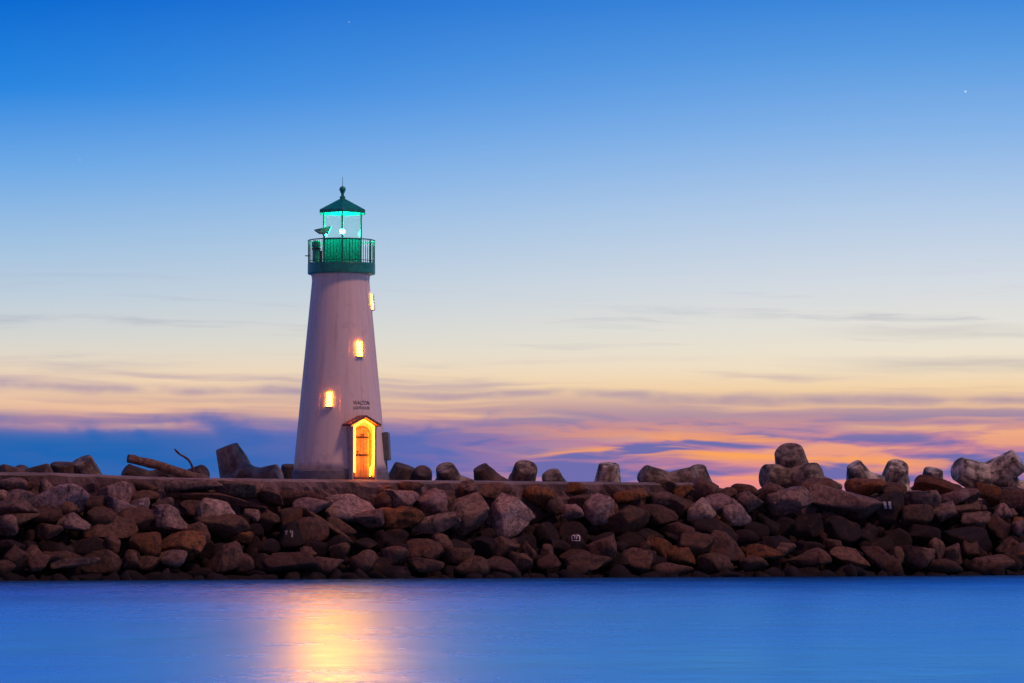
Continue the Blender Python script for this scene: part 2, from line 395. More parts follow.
for a, b_ in zip(rows, rows[1:]):
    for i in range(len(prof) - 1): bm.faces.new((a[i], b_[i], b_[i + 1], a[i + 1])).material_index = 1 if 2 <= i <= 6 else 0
wk = obj('walkway', bm, 'walkway'); wk.data.materials.append(M['walkway_lit_top']); tag(wk, kind='structure')

# ---------------------------------------------------------------- the lighthouse
lh = empty('lighthouse', LH)
tag(lh, 'white tapered lighthouse with green lantern and lit arched door on the rock breakwater', 'lighthouse')
TOPZ = 9.2
def rad_at(z): return 2.12 - z * (2.12 - 1.255) / 9.1
bm = bmesh.new()
prof = [(rad_at(z), z) for z in np.linspace(0.40, 8.85, 24)] + [(rad_at(8.95) + 0.015, 8.95), (1.30, 9.05), (1.35, 9.14)]
lathe(bm, prof, 96)
tw = obj('tower_wall', bm, 'tower', lh, True)
bm = bmesh.new(); lathe(bm, [(2.15, -0.3), (2.15, 0.36), (2.11, 0.42)], 96); obj('base_band', bm, 'base_band', lh, False)

def facing(azdeg):              # local frame: -Y outwards at azimuth (to the right of the camera side)
    return Matrix.Rotation(R(azdeg), 4, 'Z')
def window(azd, zc, w, h):
    r0 = rad_at(zc); tilt = math.atan((2.12 - 1.255) / 9.1)
    mt = facing(azd) @ Matrix.Translation((0, -r0, zc)) @ Matrix.Rotation(-tilt, 4, 'X')
    bm = bmesh.new(); t = 0.015
    box(bm, -w / 2 - t, w / 2 + t, -0.012, 0.10, -h / 2 - t, h / 2 + t, mt, 0.004)
    fr = obj('window', bm, 'tower_trim', lh)
    bm = bmesh.new(); box(bm, -w / 2, w / 2, -0.045, 0.0, -h / 2, h / 2, mt); bm.faces.ensure_lookup_table(); bm.normal_update()
    n0 = (mt.to_3x3() @ Vector((0, -1, 0))).normalized()
    for f in bm.faces: f.material_index = 0 if f.normal.dot(n0) > 0.9 else 1
    p = obj('pane', bm, WIN, fr); p.data.materials.append(M['window_edge'])
    ns = 10
    for k in range(ns):             # added thin baffles, keep the window light off the rocks below
        z = -h / 2 + h * (k + 0.5) / ns; bm = bmesh.new(); box(bm, -w / 2 - 0.01, w / 2 + 0.01, -0.165, -0.0465, z - 0.003, z + 0.003, mt); obj('spill_baffle', bm, 'baffle_black', fr)
    bm = bmesh.new(); box(bm, -w / 2 - 0.05, w / 2 + 0.05, -0.12, 0.08, -h / 2 - t - 0.04, -h / 2 - 0.004, mt, 0.008); obj('sill', bm, 'tower_trim', fr)
window(-13.0, (480 - 401.3) / 22.5, 0.23, 0.62)
window(34.0, (480 - 350.5) / 22.5, 0.26, 0.64)
window(84.0, (480 - 302) / 22.5, 0.22, 0.66)

# door porch
DAZ = 29.0; fm = facing(DAZ)
HW, PF, PB, EZ, AZ_ = 0.60, -2.38, -1.75, 2.34, 2.70
bm = bmesh.new()
for s in (-1, 1):
    x0, x1 = sorted((s * HW, s * (HW - 0.10))); box(bm, x0, x1, PF, PB, -0.05, EZ - 0.03, fm)
porch = obj('door_porch', bm, 'porch_wall', lh)
tag(porch, label='small gabled porch around the lit door')
sl = math.atan2(AZ_ - EZ + 0.02, 0.72)
for s in (-1, 1):
    bm = bmesh.new(); ln = 0.72 / math.cos(sl) + 0.02
    mt = fm @ Matrix.Translation((0, 0, AZ_)) @ Matrix.Rotation(s * sl, 4, 'Y')
    x0, x1 = sorted((0.0, s * ln)); box(bm, x0, x1, PF - 0.12, PB, 0.0, 0.11, mt)
    obj('roof_slab', bm, 'porch_roof', porch)
# back panel with gable (the wall around the door)
bm = bmesh.new(); iw = HW - 0.103
pts = [(-iw, 0), (iw, 0), (iw, EZ + 0.03), (0, AZ_ - 0.02), (-iw, EZ + 0.03)]
f = [bm.verts.new(fm @ Vector((x, -2.115, z))) for x, z in pts]; g = [bm.verts.new(fm @ Vector((x, -1.8, z))) for x, z in pts]
bm.faces.new(f); bm.faces.new(list(reversed(g)))
for i in range(5): bm.faces.new((f[i], g[i], g[(i + 1) % 5], f[(i + 1) % 5]))
bmesh.ops.recalc_face_normals(bm, faces=bm.faces)
obj('door_surround', bm, 'porch_wall', porch)
# door leaf: vertical boards under a round arch
dw = 0.36; zspr = 1.92
def door_top(x): return zspr + math.sqrt(max(dw * dw - x * x, 0)) * 0.95
nb = 5
for k in range(nb):
    bm = bmesh.new(); xa = -dw + 2 * dw * k / nb + 0.006; xb = -dw + 2 * dw * (k + 1) / nb - 0.006
    xs = np.linspace(xa, xb, 6); out = [(xa, 0.03), (xb, 0.03)] + [(x, max(door_top(x), zspr)) for x in xs[::-1]]
    f = [bm.verts.new(fm @ Vector((x, -2.165, z))) for x, z in out]; g = [bm.verts.new(fm @ Vector((x, -2.117, z))) for x, z in out]
    bm.faces.new(f); bm.faces.new(list(reversed(g)))
    for i in range(len(out)): bm.faces.new((f[i], g[i], g[(i + 1) % len(out)], f[(i + 1) % len(out)]))
    bmesh.ops.recalc_face_normals(bm, faces=bm.faces)
    obj('door_board', bm, 'door_wood', porch)
bm = bmesh.new(); arch = [(-dw - 0.04, 0.0), (-dw - 0.04, zspr)] + [((dw + 0.04) * -math.cos(a), zspr + (dw + 0.04) * math.sin(a) * 0.95) for a in np.linspace(0.15, math.pi - 0.15, 12)] + [(dw + 0.04, zspr), (dw + 0.04, 0.0)]
tube(bm, [fm @ Vector((x, -2.14, z)) for x, z in arch], 0.035, 6); obj('door_frame', bm, 'porch_roof', porch)
for z in (1.02, 1.80):
    bm = bmesh.new(); box(bm, -dw + 0.02, dw - 0.04, -2.185, -2.163, z, z + 0.07, fm, 0.006); obj('strap_hinge', bm, 'iron', porch)
bm = bmesh.new(); box(bm, -dw + 0.05, -dw + 0.17, -2.21, -2.163, 1.17, 1.22, fm, 0.01); obj('door_handle', bm, 'iron', porch)
bm = bmesh.new(); box(bm, -0.08, 0.10, -2.20, -2.163, 1.92, 1.97, fm, 0.01); obj('latch', bm, 'iron', porch)
bm = bmesh.new(); box(bm, -iw, iw, PF - 0.06, -2.10, -0.05, 0.09, fm, 0.01); obj('threshold', bm, 'porch_roof', porch)
# light strip running up, round the gable and down again, its right end bent inward
li = HW - 0.14
strip = [(-li, PF + 0.03, 0.30), (-li, PF + 0.03, 1.2), (-li, PF + 0.03, EZ - 0.02), (-0.02, PF + 0.03, AZ_ - 0.13), (0.02, PF + 0.03, AZ_ - 0.13), (li, PF + 0.03, EZ - 0.02),
         (li, PF + 0.03, 1.5), (li - 0.01, PF + 0.03, 0.85), (li - 0.03, PF + 0.05, 0.62), (li - 0.06, PF + 0.2, 0.42), (li - 0.06, PF + 0.24, 0.13)]
bm = bmesh.new(); tube(bm, [fm @ Vector(p) for p in strip], 0.032, 8); obj('light_strip', bm, STR, porch)

# lettering on the tower
def lettering(txt, width, height, zc, azd, parent):
    cu = bpy.data.curves.new('t', 'FONT'); cu.body = txt; cu.align_x = 'CENTER'; cu.align_y = 'CENTER'; cu.extrude = 0.0; cu.resolution_u = 3
    to = bpy.data.objects.new('t', cu); COL.objects.link(to); bpy.context.view_layer.update()
    me = bpy.data.meshes.new_from_object(to.evaluated_get(bpy.context.evaluated_depsgraph_get()))
    bpy.data.objects.remove(to, do_unlink=True); bpy.data.curves.remove(cu)
    co = np.array([v.co[:] for v in me.vertices]); mn, mxx = co.min(0), co.max(0)
    co[:, 0] = (co[:, 0] - (mn[0] + mxx[0]) / 2) / (mxx[0] - mn[0]) * width; co[:, 1] = (co[:, 1] - (mn[1] + mxx[1]) / 2) / (mxx[1] - mn[1]) * height
    for v, q in zip(me.vertices, co):
        z = zc + q[1]; r = rad_at(z) + 0.014; a = R(azd) + q[0] / r
        v.co = (r * math.sin(a), -r * math.cos(a), z)
    me.materials.append(M['letter_paint'])
    o = bpy.data.objects.new('lettering', me); COL.objects.link(o); o.parent = parent; return o
lettering('WALTON', 0.84, 0.17, (480 - 404.2) / 22.5, 34, lh)
lettering('LIGHTHOUSE', 0.84, 0.13, (480 - 409.2) / 22.5, 34, lh)
# cabinet on the right flank
mt = facing(84) @ Matrix.Translation((0, -rad_at(1.45), 1.48)) @ Matrix.Rotation(-0.06, 4, 'X')
bm = bmesh.new(); box(bm, -0.34, 0.34, -0.20, 0.03, -0.62, 0.62, mt, 0.015); cb = obj('wall_cabinet', bm, 'box_metal', lh)
bm = bmesh.new(); box(bm, -0.31, 0.31, -0.225, -0.201, -0.58, 0.58, mt, 0.006); obj('cabinet_door', bm, 'box_metal', cb)
bm = bmesh.new(); tube(bm, [facing(84) @ Vector((0.0, -rad_at(z) - 0.03, z)) for z in (0.45, 0.86)], 0.03, 6); obj('conduit', bm, 'box_metal', cb)

# gallery
bm = bmesh.new(); lathe(bm, [(1.34, 9.13), (1.48, 9.15), (1.505, 9.18), (1.505, 9.58), (1.49, 9.62), (1.40, 9.625), (0.5, 9.62)], 80)
gal = obj('gallery', bm, 'green_paint', lh)
GR = 1.48; nb = 66
bme = bpy.data.meshes.new('baluster'); bm = bmesh.new(); tube(bm, [(0, 0, 9.60), (0, 0, 10.64)], 0.012, 5); bm.to_mesh(bme); bm.free(); bme.materials.append(M['green_paint'])
for k in range(nb):
    a = 2 * math.pi * k / nb
    o = bpy.data.objects.new('baluster', bme); COL.objects.link(o); o.parent = gal; o.location = (GR * math.sin(a), -GR * math.cos(a), 0)
pme = bpy.data.meshes.new('rail_post'); bm = bmesh.new(); tube(bm, [(0, 0, 9.60), (0, 0, 10.66)], 0.026, 6); bm.to_mesh(pme); bm.free(); pme.materials.append(M['green_paint'])
for k in range(8):
    a = 2 * math.pi * (k + 0.37) / 8
    o = bpy.data.objects.new('rail_post', pme); COL.objects.link(o); o.parent = gal; o.location = (GR * math.sin(a), -GR * math.cos(a), 0)
for z, r in ((10.65, 0.026), (9.72, 0.016)):
    bm = bmesh.new(); pts = [(GR * math.sin(a), -GR * math.cos(a), z) for a in np.linspace(0, 2 * math.pi, 81)]
    tube(bm, pts, r, 6, False); obj('rail', bm, 'green_paint', gal)
# lantern room, six sided, one corner to the camera
LR = 0.955; hexp = [(math.sin(R(60 * k + 2)), -math.cos(R(60 * k + 2))) for k in range(6)]
bm = bmesh.new(); lathe(bm, [(LR, 9.63), (LR, 10.70)], 6, R(2), False, False)
lan = obj('lantern_room', bm, 'lantern_panel', lh)
bm = bmesh.new(); tube(bm, [(hexp[k % 6][0] * LR, hexp[k % 6][1] * LR, 10.69) for k in range(7)], 0.03, 6); obj('sill_rail', bm, 'lantern_paint', lan)
for k in range(6):
    x, y = hexp[k]; bm = bmesh.new(); tube(bm, [(x * LR, y * LR, 9.63), (x * LR, y * LR, 11.86)], 0.035, 6); obj('corner_post', bm, 'lantern_paint', lan)
    x2, y2 = hexp[(k + 1) % 6]; r = LR - 0.01; q = 0.045
    a_ = Vector((x * r, y * r, 0)); b2 = Vector((x2 * r, y2 * r, 0)); d = (b2 - a_).normalized() * q; a_ += d; b2 -= d
    bm = bmesh.new(); vs = [bm.verts.new((p.x, p.y, z)) for p, z in ((a_, 10.727), (b2, 10.727), (b2, 11.85), (a_, 11.85))]; bm.faces.new(vs); obj('glass_pane', bm, 'glass', lan)
bm = bmesh.new(); tube(bm, [(0, 0, 9.7), (0, 0, 10.92)], 0.05, 10); obj('lamp_stand', bm, 'dark_metal', lan)
bm = bmesh.new(); bmesh.ops.create_uvsphere(bm, u_segments=20, v_segments=12, radius=0.115, matrix=Matrix.Translation((0, 0, 11.07))); obj('lamp', bm, LMP, lan, True)
# roof
bm = bmesh.new(); ER = 1.165
lathe(bm, [(LR - 0.05, 11.86), (ER - 0.03, 11.86), (ER, 11.88), (ER, 12.0), (ER - 0.06, 12.03), (0.13, 12.53), (0.10, 12.58)], 6, R(2))
rf = obj('lantern_roof', bm, 'green_paint', lh)
bm = bmesh.new(); lathe(bm, [(0.12, 12.55), (0.13, 12.62), (0.07, 12.66), (0.065, 12.78), (0.10, 12.80), (0.105, 12.83), (0.06, 12.84)], 16); obj('vent_neck', bm, 'green_paint', rf)
bm = bmesh.new(); bmesh.ops.create_uvsphere(bm, u_segments=20, v_segments=12, radius=0.145, matrix=Matrix.Translation((0, 0, 12.95))); obj('vent_ball', bm, 'green_paint', rf, True)
bm = bmesh.new(); tube(bm, [(0, 0, 13.08), (0, 0, 13.52)], [0.014, 0.008], 6); obj('lightning_rod', bm, 'dark_metal', rf)
gal.location.x = 0.03
for o_ in (lan, rf): o_.location.x = 0.07
# solar panel on the rail, seen from below
def lp(px, py, y): return Vector(((px - 340.4) / 22.5, y, (480 - py) / 22.5))
bm = bmesh.new()
q = [lp(315, 231.5, -0.95), lp(331.5, 227, -0.55), lp(329.5, 235, -1.30), lp(320.5, 236, -1.55)]
nn = (q[1] - q[0]).cross(q[3] - q[0]).normalized() * 0.03
f = [bm.verts.new(p + nn) for p in q]; g = [bm.verts.new(p - nn) for p in q]
bm.faces.new(f); bm.faces.new(list(reversed(g)))
for i in range(4): bm.faces.new((f[i], g[i], g[(i + 1) % 4], f[(i + 1) % 4]))
bmesh.ops.recalc_face_normals(bm, faces=bm.faces); spn = obj('solar_panel', bm, 'panel_back', lh)
bm = bmesh.new(); tube(bm, [lp(325.5, 240, -1.24), lp(325.3, 232.6, -1.1)], 0.025, 6); tube(bm, [lp(325.5, 238, -1.24), lp(321.5, 234.5, -1.3)], 0.018, 6); obj('panel_bracket', bm, 'dark_metal', spn)
# second signal lantern standing on the gallery, left of the room
fx, fy = (316.7 - 340.4) / 22.5, -0.66
bm = bmesh.new(); lathe(bm, [(0.15, 9.66), (0.15, 9.74), (0.17, 9.76), (0.17, 10.08), (0.14, 10.12), (0.14, 10.30), (0.19, 10.33), (0.19, 10.52), (0.13, 10.60)], 20)
for v in bm.verts: v.co.x += fx; v.co.y += fy
fs = obj('fog_signal', bm, 'fog_body', lh)
bm = bmesh.new(); lathe(bm, [(0.20, 10.20), (0.20, 10.27)], 20)
for v in bm.verts: v.co.x += fx; v.co.y += fy
obj('clamp_band', bm, 'dark_metal', fs)
bm = bmesh.new(); tube(bm, [(fx + 0.2, fy, 9.66), (fx + 0.2, fy, 10.16)], 0.06, 8); obj('battery_case', bm, 'dark_metal', fs)
bm = bmesh.new(); tube(bm, [lp(309.5, 256.3, -0.5), lp(304.5, 256.3, -0.5)], 0.022, 6); obj('drain_pipe', bm, 'dark_metal', gal)

# ---------------------------------------------------------------- breakwater: core, placed boulders, rubble between
bk = empty('rock_breakwater', J(0, EDGE + 3, 0))
tag(bk, 'long breakwater of piled reddish boulders along the water below the lighthouse', 'breakwater')
BKI = Matrix.Translation(-Vector(J(0, EDGE + 3, 0)))
bm = bmesh.new(); rows = []
cp = [(-14.0, -2.0), (-8.0, 2.6), (-4.55, 3.3), (2.95, 3.3), (SL0[0] - 0.75, 2.9), (SL1[0] - 1.7, 0.0), (SL1[0] + 1.6, -2.2)]
for s in np.arange(-34, 64, 1.0):
    rows.append([bm.verts.new(BKI @ J(s, t, z + mnoise.noise(Vector((s * .7, t, z))) * 0.15)) for t, z in cp])
for a, b_ in zip(rows, rows[1:]):
    for i in range(len(cp) - 1): bm.faces.new((a[i], b_[i], b_[i + 1], a[i + 1]))
obj('core', bm, 'core_rubble', bk)

ICO = {}
for lv in (2, 3, 4):
    b0 = bmesh.new(); bmesh.ops.create_icosphere(b0, subdivisions=lv, radius=1.0); b0.verts.ensure_lookup_table()
    ICO[lv] = (np.array([v.co[:] for v in b0.verts]), np.array([[v.index for v in f.verts] for f in b0.faces])); b0.free()
def rock_coords(seed, lv=3, sharp=1.0):
    r = np.random.RandomState(seed); p = ICO[lv][0].copy()
    # superellipsoid start, then planes shave it into facets
    p = np.sign(p) * np.abs(p) ** 0.80; p /= np.abs(p).max()
    for k in range(r.randint(8, 13)):
        n = r.normal(size=3); n /= np.linalg.norm(n); d = r.uniform(0.42, 0.80)
        h = p @ n - d; p -= np.outer(np.maximum(h, 0) * 0.94 * sharp, n)
    # lumps
    for fr, am in ((1.7, 0.05), (4.5, 0.03), (11.0, 0.016)):
        for k in range(3):
            w = r.normal(size=3) * fr; ph = r.uniform(0, 6.28); dd = r.normal(size=3); dd /= np.linalg.norm(dd)
            p += np.outer(np.sin(p @ w + ph), dd) * am
    p -= (p.max(0) + p.min(0)) / 2; p /= (p.max(0) - p.min(0)) / 2
    return p
def mesh_np(name, co, faces, mat, smooth=True):
    me = bpy.data.meshes.new(name); me.vertices.add(len(co)); me.vertices.foreach_set('co', co.astype(np.float32).ravel())
    k = len(faces); me.loops.add(k * 3); me.loops.foreach_set('vertex_index', faces.astype(np.int32).ravel())
    me.polygons.add(k); me.polygons.foreach_set('loop_start', np.arange(0, k * 3, 3, dtype=np.int32))
    me.polygons.foreach_set('use_smooth', np.full(k, smooth)); me.update(); me.validate(); me.materials.append(M[mat]); return me

# boulders measured on the photograph: strip origin, then (x, y, width, height, tone[, tilt]) at 5.25 x
Z = 5.25
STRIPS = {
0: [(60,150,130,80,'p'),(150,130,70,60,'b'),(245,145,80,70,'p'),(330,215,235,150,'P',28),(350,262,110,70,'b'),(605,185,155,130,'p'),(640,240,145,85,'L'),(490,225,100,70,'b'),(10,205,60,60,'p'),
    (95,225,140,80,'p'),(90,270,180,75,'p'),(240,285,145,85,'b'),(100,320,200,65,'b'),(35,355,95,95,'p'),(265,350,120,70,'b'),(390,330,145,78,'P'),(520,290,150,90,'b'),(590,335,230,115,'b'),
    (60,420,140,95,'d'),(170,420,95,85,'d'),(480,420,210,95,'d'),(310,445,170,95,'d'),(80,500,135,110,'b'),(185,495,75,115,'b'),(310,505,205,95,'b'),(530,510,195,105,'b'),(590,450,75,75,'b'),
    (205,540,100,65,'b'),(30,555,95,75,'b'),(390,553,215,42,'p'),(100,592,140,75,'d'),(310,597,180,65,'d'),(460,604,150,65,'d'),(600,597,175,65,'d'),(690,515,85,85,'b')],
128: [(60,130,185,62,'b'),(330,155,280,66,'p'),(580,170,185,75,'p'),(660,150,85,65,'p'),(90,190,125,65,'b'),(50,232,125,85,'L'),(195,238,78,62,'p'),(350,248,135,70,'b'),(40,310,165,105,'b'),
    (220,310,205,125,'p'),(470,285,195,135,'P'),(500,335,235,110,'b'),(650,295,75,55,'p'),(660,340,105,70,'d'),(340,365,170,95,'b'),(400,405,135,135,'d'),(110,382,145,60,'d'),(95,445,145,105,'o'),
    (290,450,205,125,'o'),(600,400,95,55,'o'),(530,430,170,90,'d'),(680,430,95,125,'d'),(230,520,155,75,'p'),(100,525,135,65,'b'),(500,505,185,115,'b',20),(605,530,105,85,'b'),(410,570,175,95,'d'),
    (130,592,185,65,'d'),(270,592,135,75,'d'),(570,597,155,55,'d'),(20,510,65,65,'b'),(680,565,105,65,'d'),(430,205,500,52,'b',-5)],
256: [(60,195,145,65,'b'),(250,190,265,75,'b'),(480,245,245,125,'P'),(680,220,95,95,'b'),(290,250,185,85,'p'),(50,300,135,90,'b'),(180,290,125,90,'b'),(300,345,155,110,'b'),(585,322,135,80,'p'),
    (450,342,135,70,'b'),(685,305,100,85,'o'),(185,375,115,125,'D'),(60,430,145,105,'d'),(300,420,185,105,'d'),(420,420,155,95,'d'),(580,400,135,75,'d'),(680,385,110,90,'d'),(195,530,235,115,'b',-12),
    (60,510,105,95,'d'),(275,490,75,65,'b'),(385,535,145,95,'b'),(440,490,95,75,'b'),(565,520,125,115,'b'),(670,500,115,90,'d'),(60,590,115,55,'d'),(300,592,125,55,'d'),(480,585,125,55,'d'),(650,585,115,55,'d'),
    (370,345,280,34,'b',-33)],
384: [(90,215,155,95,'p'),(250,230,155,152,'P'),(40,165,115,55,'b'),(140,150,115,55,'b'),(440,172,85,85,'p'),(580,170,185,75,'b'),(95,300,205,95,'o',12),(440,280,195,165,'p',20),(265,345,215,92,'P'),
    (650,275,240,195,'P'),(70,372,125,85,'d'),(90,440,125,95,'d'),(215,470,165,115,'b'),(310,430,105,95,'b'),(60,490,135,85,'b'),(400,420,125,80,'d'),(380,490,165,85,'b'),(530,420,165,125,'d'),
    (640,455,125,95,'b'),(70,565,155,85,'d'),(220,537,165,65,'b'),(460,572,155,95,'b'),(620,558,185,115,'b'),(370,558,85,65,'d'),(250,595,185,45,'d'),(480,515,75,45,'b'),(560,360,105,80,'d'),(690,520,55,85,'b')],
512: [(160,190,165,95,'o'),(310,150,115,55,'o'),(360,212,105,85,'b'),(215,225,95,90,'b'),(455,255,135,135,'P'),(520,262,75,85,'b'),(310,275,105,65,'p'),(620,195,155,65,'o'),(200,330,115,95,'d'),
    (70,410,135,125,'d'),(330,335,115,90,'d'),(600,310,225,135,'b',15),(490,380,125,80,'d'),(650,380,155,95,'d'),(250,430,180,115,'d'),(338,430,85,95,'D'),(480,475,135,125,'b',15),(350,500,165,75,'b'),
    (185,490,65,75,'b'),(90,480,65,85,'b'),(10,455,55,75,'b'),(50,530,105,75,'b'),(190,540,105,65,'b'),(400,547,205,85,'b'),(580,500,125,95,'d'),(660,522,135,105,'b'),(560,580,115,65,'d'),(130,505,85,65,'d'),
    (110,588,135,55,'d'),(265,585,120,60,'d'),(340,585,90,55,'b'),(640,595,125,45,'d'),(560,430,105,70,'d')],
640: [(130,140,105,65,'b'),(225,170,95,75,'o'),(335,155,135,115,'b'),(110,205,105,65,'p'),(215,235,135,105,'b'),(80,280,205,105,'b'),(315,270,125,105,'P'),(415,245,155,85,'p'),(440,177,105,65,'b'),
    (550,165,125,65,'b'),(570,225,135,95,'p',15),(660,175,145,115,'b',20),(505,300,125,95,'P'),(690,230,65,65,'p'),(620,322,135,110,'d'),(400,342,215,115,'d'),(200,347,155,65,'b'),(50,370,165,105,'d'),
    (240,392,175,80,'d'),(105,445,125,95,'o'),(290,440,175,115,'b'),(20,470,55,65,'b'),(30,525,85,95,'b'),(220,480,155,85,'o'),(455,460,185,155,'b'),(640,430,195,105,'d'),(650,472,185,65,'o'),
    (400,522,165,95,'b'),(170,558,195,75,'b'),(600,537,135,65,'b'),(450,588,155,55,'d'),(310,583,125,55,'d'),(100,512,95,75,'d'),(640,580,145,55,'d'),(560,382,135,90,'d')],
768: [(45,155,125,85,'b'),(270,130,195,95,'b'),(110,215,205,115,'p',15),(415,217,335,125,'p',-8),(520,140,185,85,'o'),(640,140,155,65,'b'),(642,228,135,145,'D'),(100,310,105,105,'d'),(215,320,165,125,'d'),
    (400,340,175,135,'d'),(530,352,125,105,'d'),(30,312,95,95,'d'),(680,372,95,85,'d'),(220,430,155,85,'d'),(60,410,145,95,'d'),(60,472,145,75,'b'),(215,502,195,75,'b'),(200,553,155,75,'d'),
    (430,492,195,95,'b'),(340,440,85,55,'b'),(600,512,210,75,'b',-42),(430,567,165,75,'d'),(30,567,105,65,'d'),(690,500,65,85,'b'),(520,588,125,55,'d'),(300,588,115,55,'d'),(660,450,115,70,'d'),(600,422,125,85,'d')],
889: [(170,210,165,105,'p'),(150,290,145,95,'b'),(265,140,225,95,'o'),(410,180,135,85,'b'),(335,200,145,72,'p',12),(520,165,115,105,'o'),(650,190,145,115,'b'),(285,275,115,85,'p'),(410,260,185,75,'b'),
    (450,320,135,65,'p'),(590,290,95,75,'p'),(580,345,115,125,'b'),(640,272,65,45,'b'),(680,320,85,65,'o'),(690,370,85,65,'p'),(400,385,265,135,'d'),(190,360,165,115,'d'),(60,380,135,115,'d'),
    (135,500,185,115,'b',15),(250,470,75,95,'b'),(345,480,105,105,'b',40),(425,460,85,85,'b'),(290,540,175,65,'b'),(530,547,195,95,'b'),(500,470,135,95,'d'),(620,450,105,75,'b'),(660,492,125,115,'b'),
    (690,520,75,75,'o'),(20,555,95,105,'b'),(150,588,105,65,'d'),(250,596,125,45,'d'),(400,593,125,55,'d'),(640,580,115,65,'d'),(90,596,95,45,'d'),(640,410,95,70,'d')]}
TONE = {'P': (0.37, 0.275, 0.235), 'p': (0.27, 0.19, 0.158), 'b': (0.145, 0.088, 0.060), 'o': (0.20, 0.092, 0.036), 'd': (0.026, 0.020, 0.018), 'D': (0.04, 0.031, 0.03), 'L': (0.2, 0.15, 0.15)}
rng = random.Random(21); seed = 100; marked = {}
for x0, lst in STRIPS.items():
    for r_ in lst:
        zx, zy, zw, zh, tone = r_[:5]; tilt = r_[5] if len(r_) > 5 else rng.uniform(-10, 10)
        px, py, pw, ph = x0 + zx / Z, 460 + zy / Z, zw / Z, zh / Z
        seed += 1
        c = at_slope(px, py); sc = c.y / F
        hx, hz = pw * sc * 0.5 * 1.24, ph * sc * 0.5 * 1.28
        hy = 0.55 * (hx + hz) * rng.uniform(0.8, 1.1)
        if hx > 3.0 * hz: hy = hz * 1.8
        c = c - SLN * (min(hx, hz) * 0.30)
        if tone in 'pP': c = c + SLN * rng.uniform(0.1, 0.32)
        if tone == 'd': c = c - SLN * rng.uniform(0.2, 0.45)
        if tone in 'bo': c = c + SLN * rng.uniform(-0.12, 0.18)
        lv = 4 if pw * ph > 620 else 3
        co = rock_coords(seed, lv, 1.0) * np.array([hx, hy, hz])
        Rm = np.array((Matrix.Rotation(R(-tilt), 3, 'Y') @ Matrix.Rotation(rng.uniform(-.15, .15), 3, 'Z')))
        co = co @ Rm.T
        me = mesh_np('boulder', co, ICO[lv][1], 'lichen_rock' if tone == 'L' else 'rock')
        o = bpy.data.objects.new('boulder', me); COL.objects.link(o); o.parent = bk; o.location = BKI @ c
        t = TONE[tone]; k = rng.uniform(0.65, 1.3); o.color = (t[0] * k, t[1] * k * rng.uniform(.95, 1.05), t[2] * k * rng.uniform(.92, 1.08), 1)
        if tone == 'D': marked[x0] = (o, co, c)
# rubble filling the joints and the stretches beyond the picture
allco, allf, off = [], [], 0
base_shapes = [rock_coords(9000 + k, 2) for k in range(12)]
rs = np.random.RandomState(3)
def add_fill(c, h):
    global off
    A = rs.normal(size=(3, 3)); q, _ = np.linalg.qr(A)
    co = (base_shapes[rs.randint(12)] * h) @ q + np.array(c[:]); allco.append(co); allf.append(ICO[2][1] + off); off += len(co)
for s in np.arange(-33, 62, 0.62):
    for k in np.linspace(0.0, 1.18, 11):
        t = SL0[0] + (SL1[0] - SL0[0]) * k; z = SL0[1] + (SL1[1] - SL0[1]) * k
        c = BKI @ J(s + rs.uniform(-.3, .3), t, z); inside = -20 < s < 40
        c = c - SLN * (rs.uniform(0.8, 1.1) if inside else rs.uniform(0.0, 0.4))
        h = rs.uniform(0.25, 0.5, 3) if inside else rs.uniform(0.4, 0.75, 3)
        add_fill(c, h)
for s in np.arange(-30, 60, 0.8):
    add_fill(BKI @ J(s + rs.uniform(-.4, .4), SL1[0] - 0.35 + rs.uniform(-.35, .55), rs.uniform(-.25, .05)), rs.uniform(0.25, 0.6, 3))
for s in np.arange(-30, 60, 1.1):
    for k in range(5): add_fill(BKI @ J(s + rs.uniform(-.5, .5), -5.2 - k * 1.2 + rs.uniform(-.4, .4), 3.0 - k * 0.75), rs.uniform(0.5, 0.9, 3))
me = mesh_np('rubble_fill', np.vstack(allco), np.vstack(allf), 'rock', True)
o = bpy.data.objects.new('rubble_fill', me); COL.objects.link(o); o.parent = bk; o.color = (0.03, 0.022, 0.02, 1); tag(o, kind='stuff')

# painted survey marks on three boulders
def project_mark(polys, mk, mat='white_mark'):
    """lay flat outlines (pixel coordinates) on the front of a boulder"""
    ob, co, c = mk; dg = None
    from mathutils.bvhtree import BVHTree
    me = ob.data; vs = [Vector(v.co) + c for v in me.vertices]; bv = BVHTree.FromPolygons(vs, [tuple(p.vertices) for p in me.polygons])
    bm = bmesh.new()
    for poly in polys:
        (xa, ya), (xb, yb), (xc, yc), (xd, yd) = poly; n = 4; g = []
        for i in range(n + 1):
            row = []
            for j in range(n + 1):
                u, v = i / n, j / n
                X = (xa * (1 - u) + xb * u) * (1 - v) + (xd * (1 - u) + xc * u) * v; Y = (ya * (1 - u) + yb * u) * (1 - v) + (yd * (1 - u) + yc * u) * v
                d = ray(X, Y).normalized(); h = bv.ray_cast(CAMP, d)
                row.append(None if h[0] is None else bm.verts.new(h[0] + h[1] * 0.012 - c))
            g.append(row)
        for i in range(n):
            for j in range(n):
                q = [g[i][j], g[i + 1][j], g[i + 1][j + 1], g[i][j + 1]]
                if all(q): bm.faces.new(q)
    return obj('painted_mark', bm, mat, ob)
def bar(x0, y0, x1, y1, w):
    d = Vector((x1 - x0, y1 - y0)).normalized(); n = Vector((-d.y, d.x)) * w / 2
    return [(x0 + n.x, y0 + n.y), (x1 + n.x, y1 + n.y), (x1 - n.x, y1 - n.y), (x0 - n.x, y0 - n.y)]
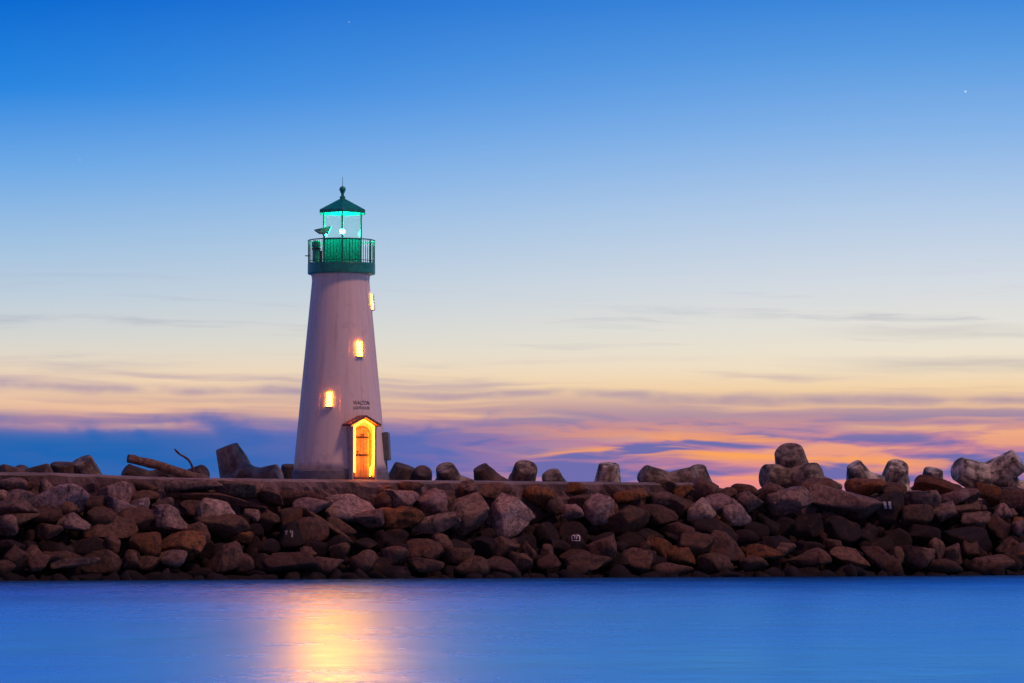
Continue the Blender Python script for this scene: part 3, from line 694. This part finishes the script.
project_mark([[(883, 501.6), (886, 501.6), (887.2, 508.6), (884.4, 508.6)], [(888, 501.4), (890.9, 501.4), (891.6, 508.8), (889, 508.8)]], marked[768])
project_mark([[(285, 530.3), (288, 530.3), (286.8, 535), (285.2, 535)], [(289.6, 530.3), (291.2, 530.3), (291.2, 533), (289.8, 533)], [(291.4, 530.6), (293, 530.6), (292.8, 537.4), (291.2, 537.4)]], marked[256], 'faded_mark')
project_mark([bar(572, 536, 572, 541, .9), bar(579.6, 536, 579.6, 541, .9), bar(571.7, 540.6, 580, 540.6, 1.0), bar(572, 535.8, 575, 535.2, .9), bar(576.5, 535.2, 579.6, 535.9, .9), bar(575.2, 535.6, 574.2, 539, .7), bar(577, 536.4, 576.2, 539.6, .7)], marked[512])

# ---------------------------------------------------------------- concrete armour units behind the walkway
def tetrapod_mesh(L, rt, rb, seed):
    bm = bmesh.new(); dirs = [Vector((0, 0, 1))]
    for k in range(3):
        a = 2 * math.pi * k / 3; dirs.append(Vector((math.sin(a) * 0.9428, math.cos(a) * 0.9428, -1 / 3)))
    for d in dirs:
        a = d.orthogonal().normalized(); b_ = d.cross(a); n = 28; rings = []
        for f_, r in ((-0.1, rb * 0.9), (0.05, rb), (0.3, rb + (rt - rb) * .3), (0.6, rb + (rt - rb) * .62), (0.90, rt * 1.01), (0.96, rt * 0.985), (0.99, rt * 0.92), (1.0, rt * 0.80)):
            rings.append([bm.verts.new(d * L * f_ + (a * math.cos(2 * math.pi * i / n) + b_ * math.sin(2 * math.pi * i / n)) * r) for i in range(n)])
        for p, q in zip(rings, rings[1:]):
            for i in range(n): bm.faces.new((p[i], p[(i + 1) % n], q[(i + 1) % n], q[i]))
        bm.faces.new(rings[-1])
    for v in bm.verts: v.co += Vector([mnoise.noise(v.co * 1.3 + Vector((seed * 7.1, k * 3.3, 0))) * 0.05 for k in range(3)])
    return bm
def tetrapod(px, py, t, d1, d2, L, rt, rb, mat, label, roll=0):
    """centre at pixel px,py on the plane t metres before the tower axis; leg one along d1, leg two turned towards d2 (right, up, towards camera)"""
    c = at_t(px, py, t); cv = lambda d: Vector((d[0], -d[2], d[1])).normalized()
    z = cv(d1); y = cv(d2); y = (y - z * y.dot(z)).normalized(); x = y.cross(z)
    o = obj('tetrapod', tetrapod_mesh(L, rt, rb, px * 0.37), mat, None, True)
    o.matrix_world = Matrix.Translation(c) @ Matrix((x, y, z)).transposed().to_4x4()
    tag(o, label, 'tetrapod', 'concrete armour units along the breakwater'); return o
TB = -6.3
tetrapod(24, 483, TB, (1, .38, .3), (-1, .1, .4), 1.35, .42, .6, 'concrete_dark', 'flat dark concrete armour leg at the far left end of the wall')
tetrapod(62, 484, TB, (0, 1, .25), (1, -.2, .6), 0.95, .52, .62, 'concrete_dark', 'low dark concrete stump left of the rounded concrete leg')
tetrapod(92, 487, TB, (-.35, 1, .45), (1, -.2, .4), 1.38, .50, .68, 'concrete_mid', 'rounded concrete armour unit left of the driftwood log')
tetrapod(149, 485, TB, (-1, .65, .35), (1, .2, .3), 1.30, .36, .62, 'concrete_dark', 'dark wedge shaped concrete unit beneath the driftwood log')
tetrapod(186, 484, TB + .5, (1, .62, .5), (-1, .2, .2), 1.15, .40, .62, 'concrete_dark', 'small brown concrete unit under the thin bare branch')
tetrapod(240, 483, TB, (-.36, 1, .05), (1, .2, .0), 1.80, .54, .90, 'concrete_warm', 'tilted concrete tetrapod with a tall truncated leg, left of the tower')
tetrapod(258, 482, TB + .8, (1, .42, .35), (-1, .2, .2), 1.15, .44, .6, 'concrete_warm', 'concrete leg lying low between the tilted tetrapod and the tower')
tetrapod(290, 484, TB - 1, (0, 1, .2), (1, 0, .5), 0.9, .4, .55, 'concrete_dark', 'small dark concrete lump peeking out at the left foot of the tower')
tetrapod(398, 489, TB, (.35, 1, .2), (-1, .55, .4), 1.15, .55, .75, 'concrete_dark', 'dark concrete unit directly right of the tower')
tetrapod(419, 486, TB + .6, (.3, 1, .9), (1, -.2, .5), 1.0, .42, .58, 'concrete_dark', 'smaller dark rounded concrete leg, second right of the tower')
tetrapod(451, 487, TB, (-.3, 1, .7), (1, .35, .3), 1.16, .46, .68, 'concrete_mid', 'domed concrete unit with a small side leg, third right of the tower')
tetrapod(490, 487, TB, (-.5, 1, .4), (1, .1, .5), 1.12, .38, .75, 'concrete_dark', 'wedge shaped concrete unit sloping down to the right')
tetrapod(520, 488, TB, (.3, 1, .8), (-1, -.2, .5), 1.35, .54, .66, 'concrete_mid', 'domed concrete leg right of the wedge shaped unit')
tetrapod(556, 490, TB, (-.35, 1, .8), (1, -.2, .5), 0.98, .48, .62, 'concrete_mid', 'low domed concrete leg before the gap in the row')
tetrapod(607, 492, TB, (.08, 1, .3), (-1, -.2, .5), 1.40, .50, .74, 'concrete_pale', 'lone upright truncated concrete leg standing near mid breakwater')
tetrapod(668, 489, TB, (-1, .62, .55), (1, .3, .2), 1.62, .50, .82, 'concrete_mid', 'concrete unit lying with its round leg end to the left')
tetrapod(698, 491, TB - .8, (0, 1, .4), (1, .1, .3), 1.25, .42, .9, 'concrete_mid', 'low broad concrete unit with a smooth dome, behind the lying leg')
tetrapod(797, 484, TB + 1.3, (-.30, .9, .75), (1, -.3, .3), 2.15, .72, .98, 'concrete_mid', 'largest concrete tetrapod with one thick leg pointing straight up')
tetrapod(792, 480, TB + 2.0, (-1, .14, .5), (0, -1, -.35), 1.60, .60, .80, 'concrete_mid', 'concrete tetrapod with a round leg end to the left, against the largest one')
tetrapod(862, 484, TB + 1.5, (-.45, 1, .5), (1, .5, .4), 1.15, .42, .80, 'concrete_pale', 'stained pale concrete unit right of the largest tetrapod')
tetrapod(893, 486, TB + 1.5, (.15, 1, .8), (-1, .2, .3), 1.35, .56, .76, 'concrete_pale', 'pale domed concrete unit with a bright rounded end')
tetrapod(931, 488, TB + 1.3, (.1, 1, .35), (1, -.2, .6), 1.0, .48, .6, 'concrete_pale', 'short pale concrete stump left of the crossed units')
tetrapod(986, 480, TB + 1.5, (-1, .34, .75), (1, .5, .2), 2.0, .64, .86, 'concrete_pale', 'large stained concrete tetrapod with crossed legs at the far right')
tetrapod(1013, 487, TB + 2.2, (-.4, .8, .8), (1, .2, .4), 0.85, .3, .45, 'concrete_pale', 'small pale broken concrete leg beneath the crossed tetrapod')

# ---------------------------------------------------------------- driftwood
bm = bmesh.new(); a = at_t(128, 458.5, -3.6); b2 = at_t(207, 480, -3.2); pts = []
for k in range(15):
    f = k / 14; p = a.lerp(b2, f); p += Vector((0, 0, 0.05 * math.sin(f * 5) + mnoise.noise(Vector((f * 9, 0, 0))) * 0.03)); pts.append(p)
tube(bm, pts, [0.19 + 0.045 * k / 14 + 0.012 * math.sin(k * 2.1) for k in range(15)], 14)
o = obj('driftwood_log', bm, 'driftwood'); tag(o, 'weathered driftwood log leaning up to the left on the breakwater', 'log')
bm = bmesh.new(); pts = [at_t(x, y, -3.4 - .05 * k) for k, (x, y) in enumerate([(174.5, 449), (176.5, 451.2), (180, 454.5), (184.5, 456.8), (188.5, 459.8), (191, 463.5), (192.8, 468), (194, 474), (195, 481)])]
tube(bm, pts, [.028, .05, .045, .05, .055, .05, .055, .06, .06], 8)
o = obj('bare_branch', bm, 'driftwood'); tag(o, 'thin crooked bare branch sticking up right of the driftwood log', 'branch')
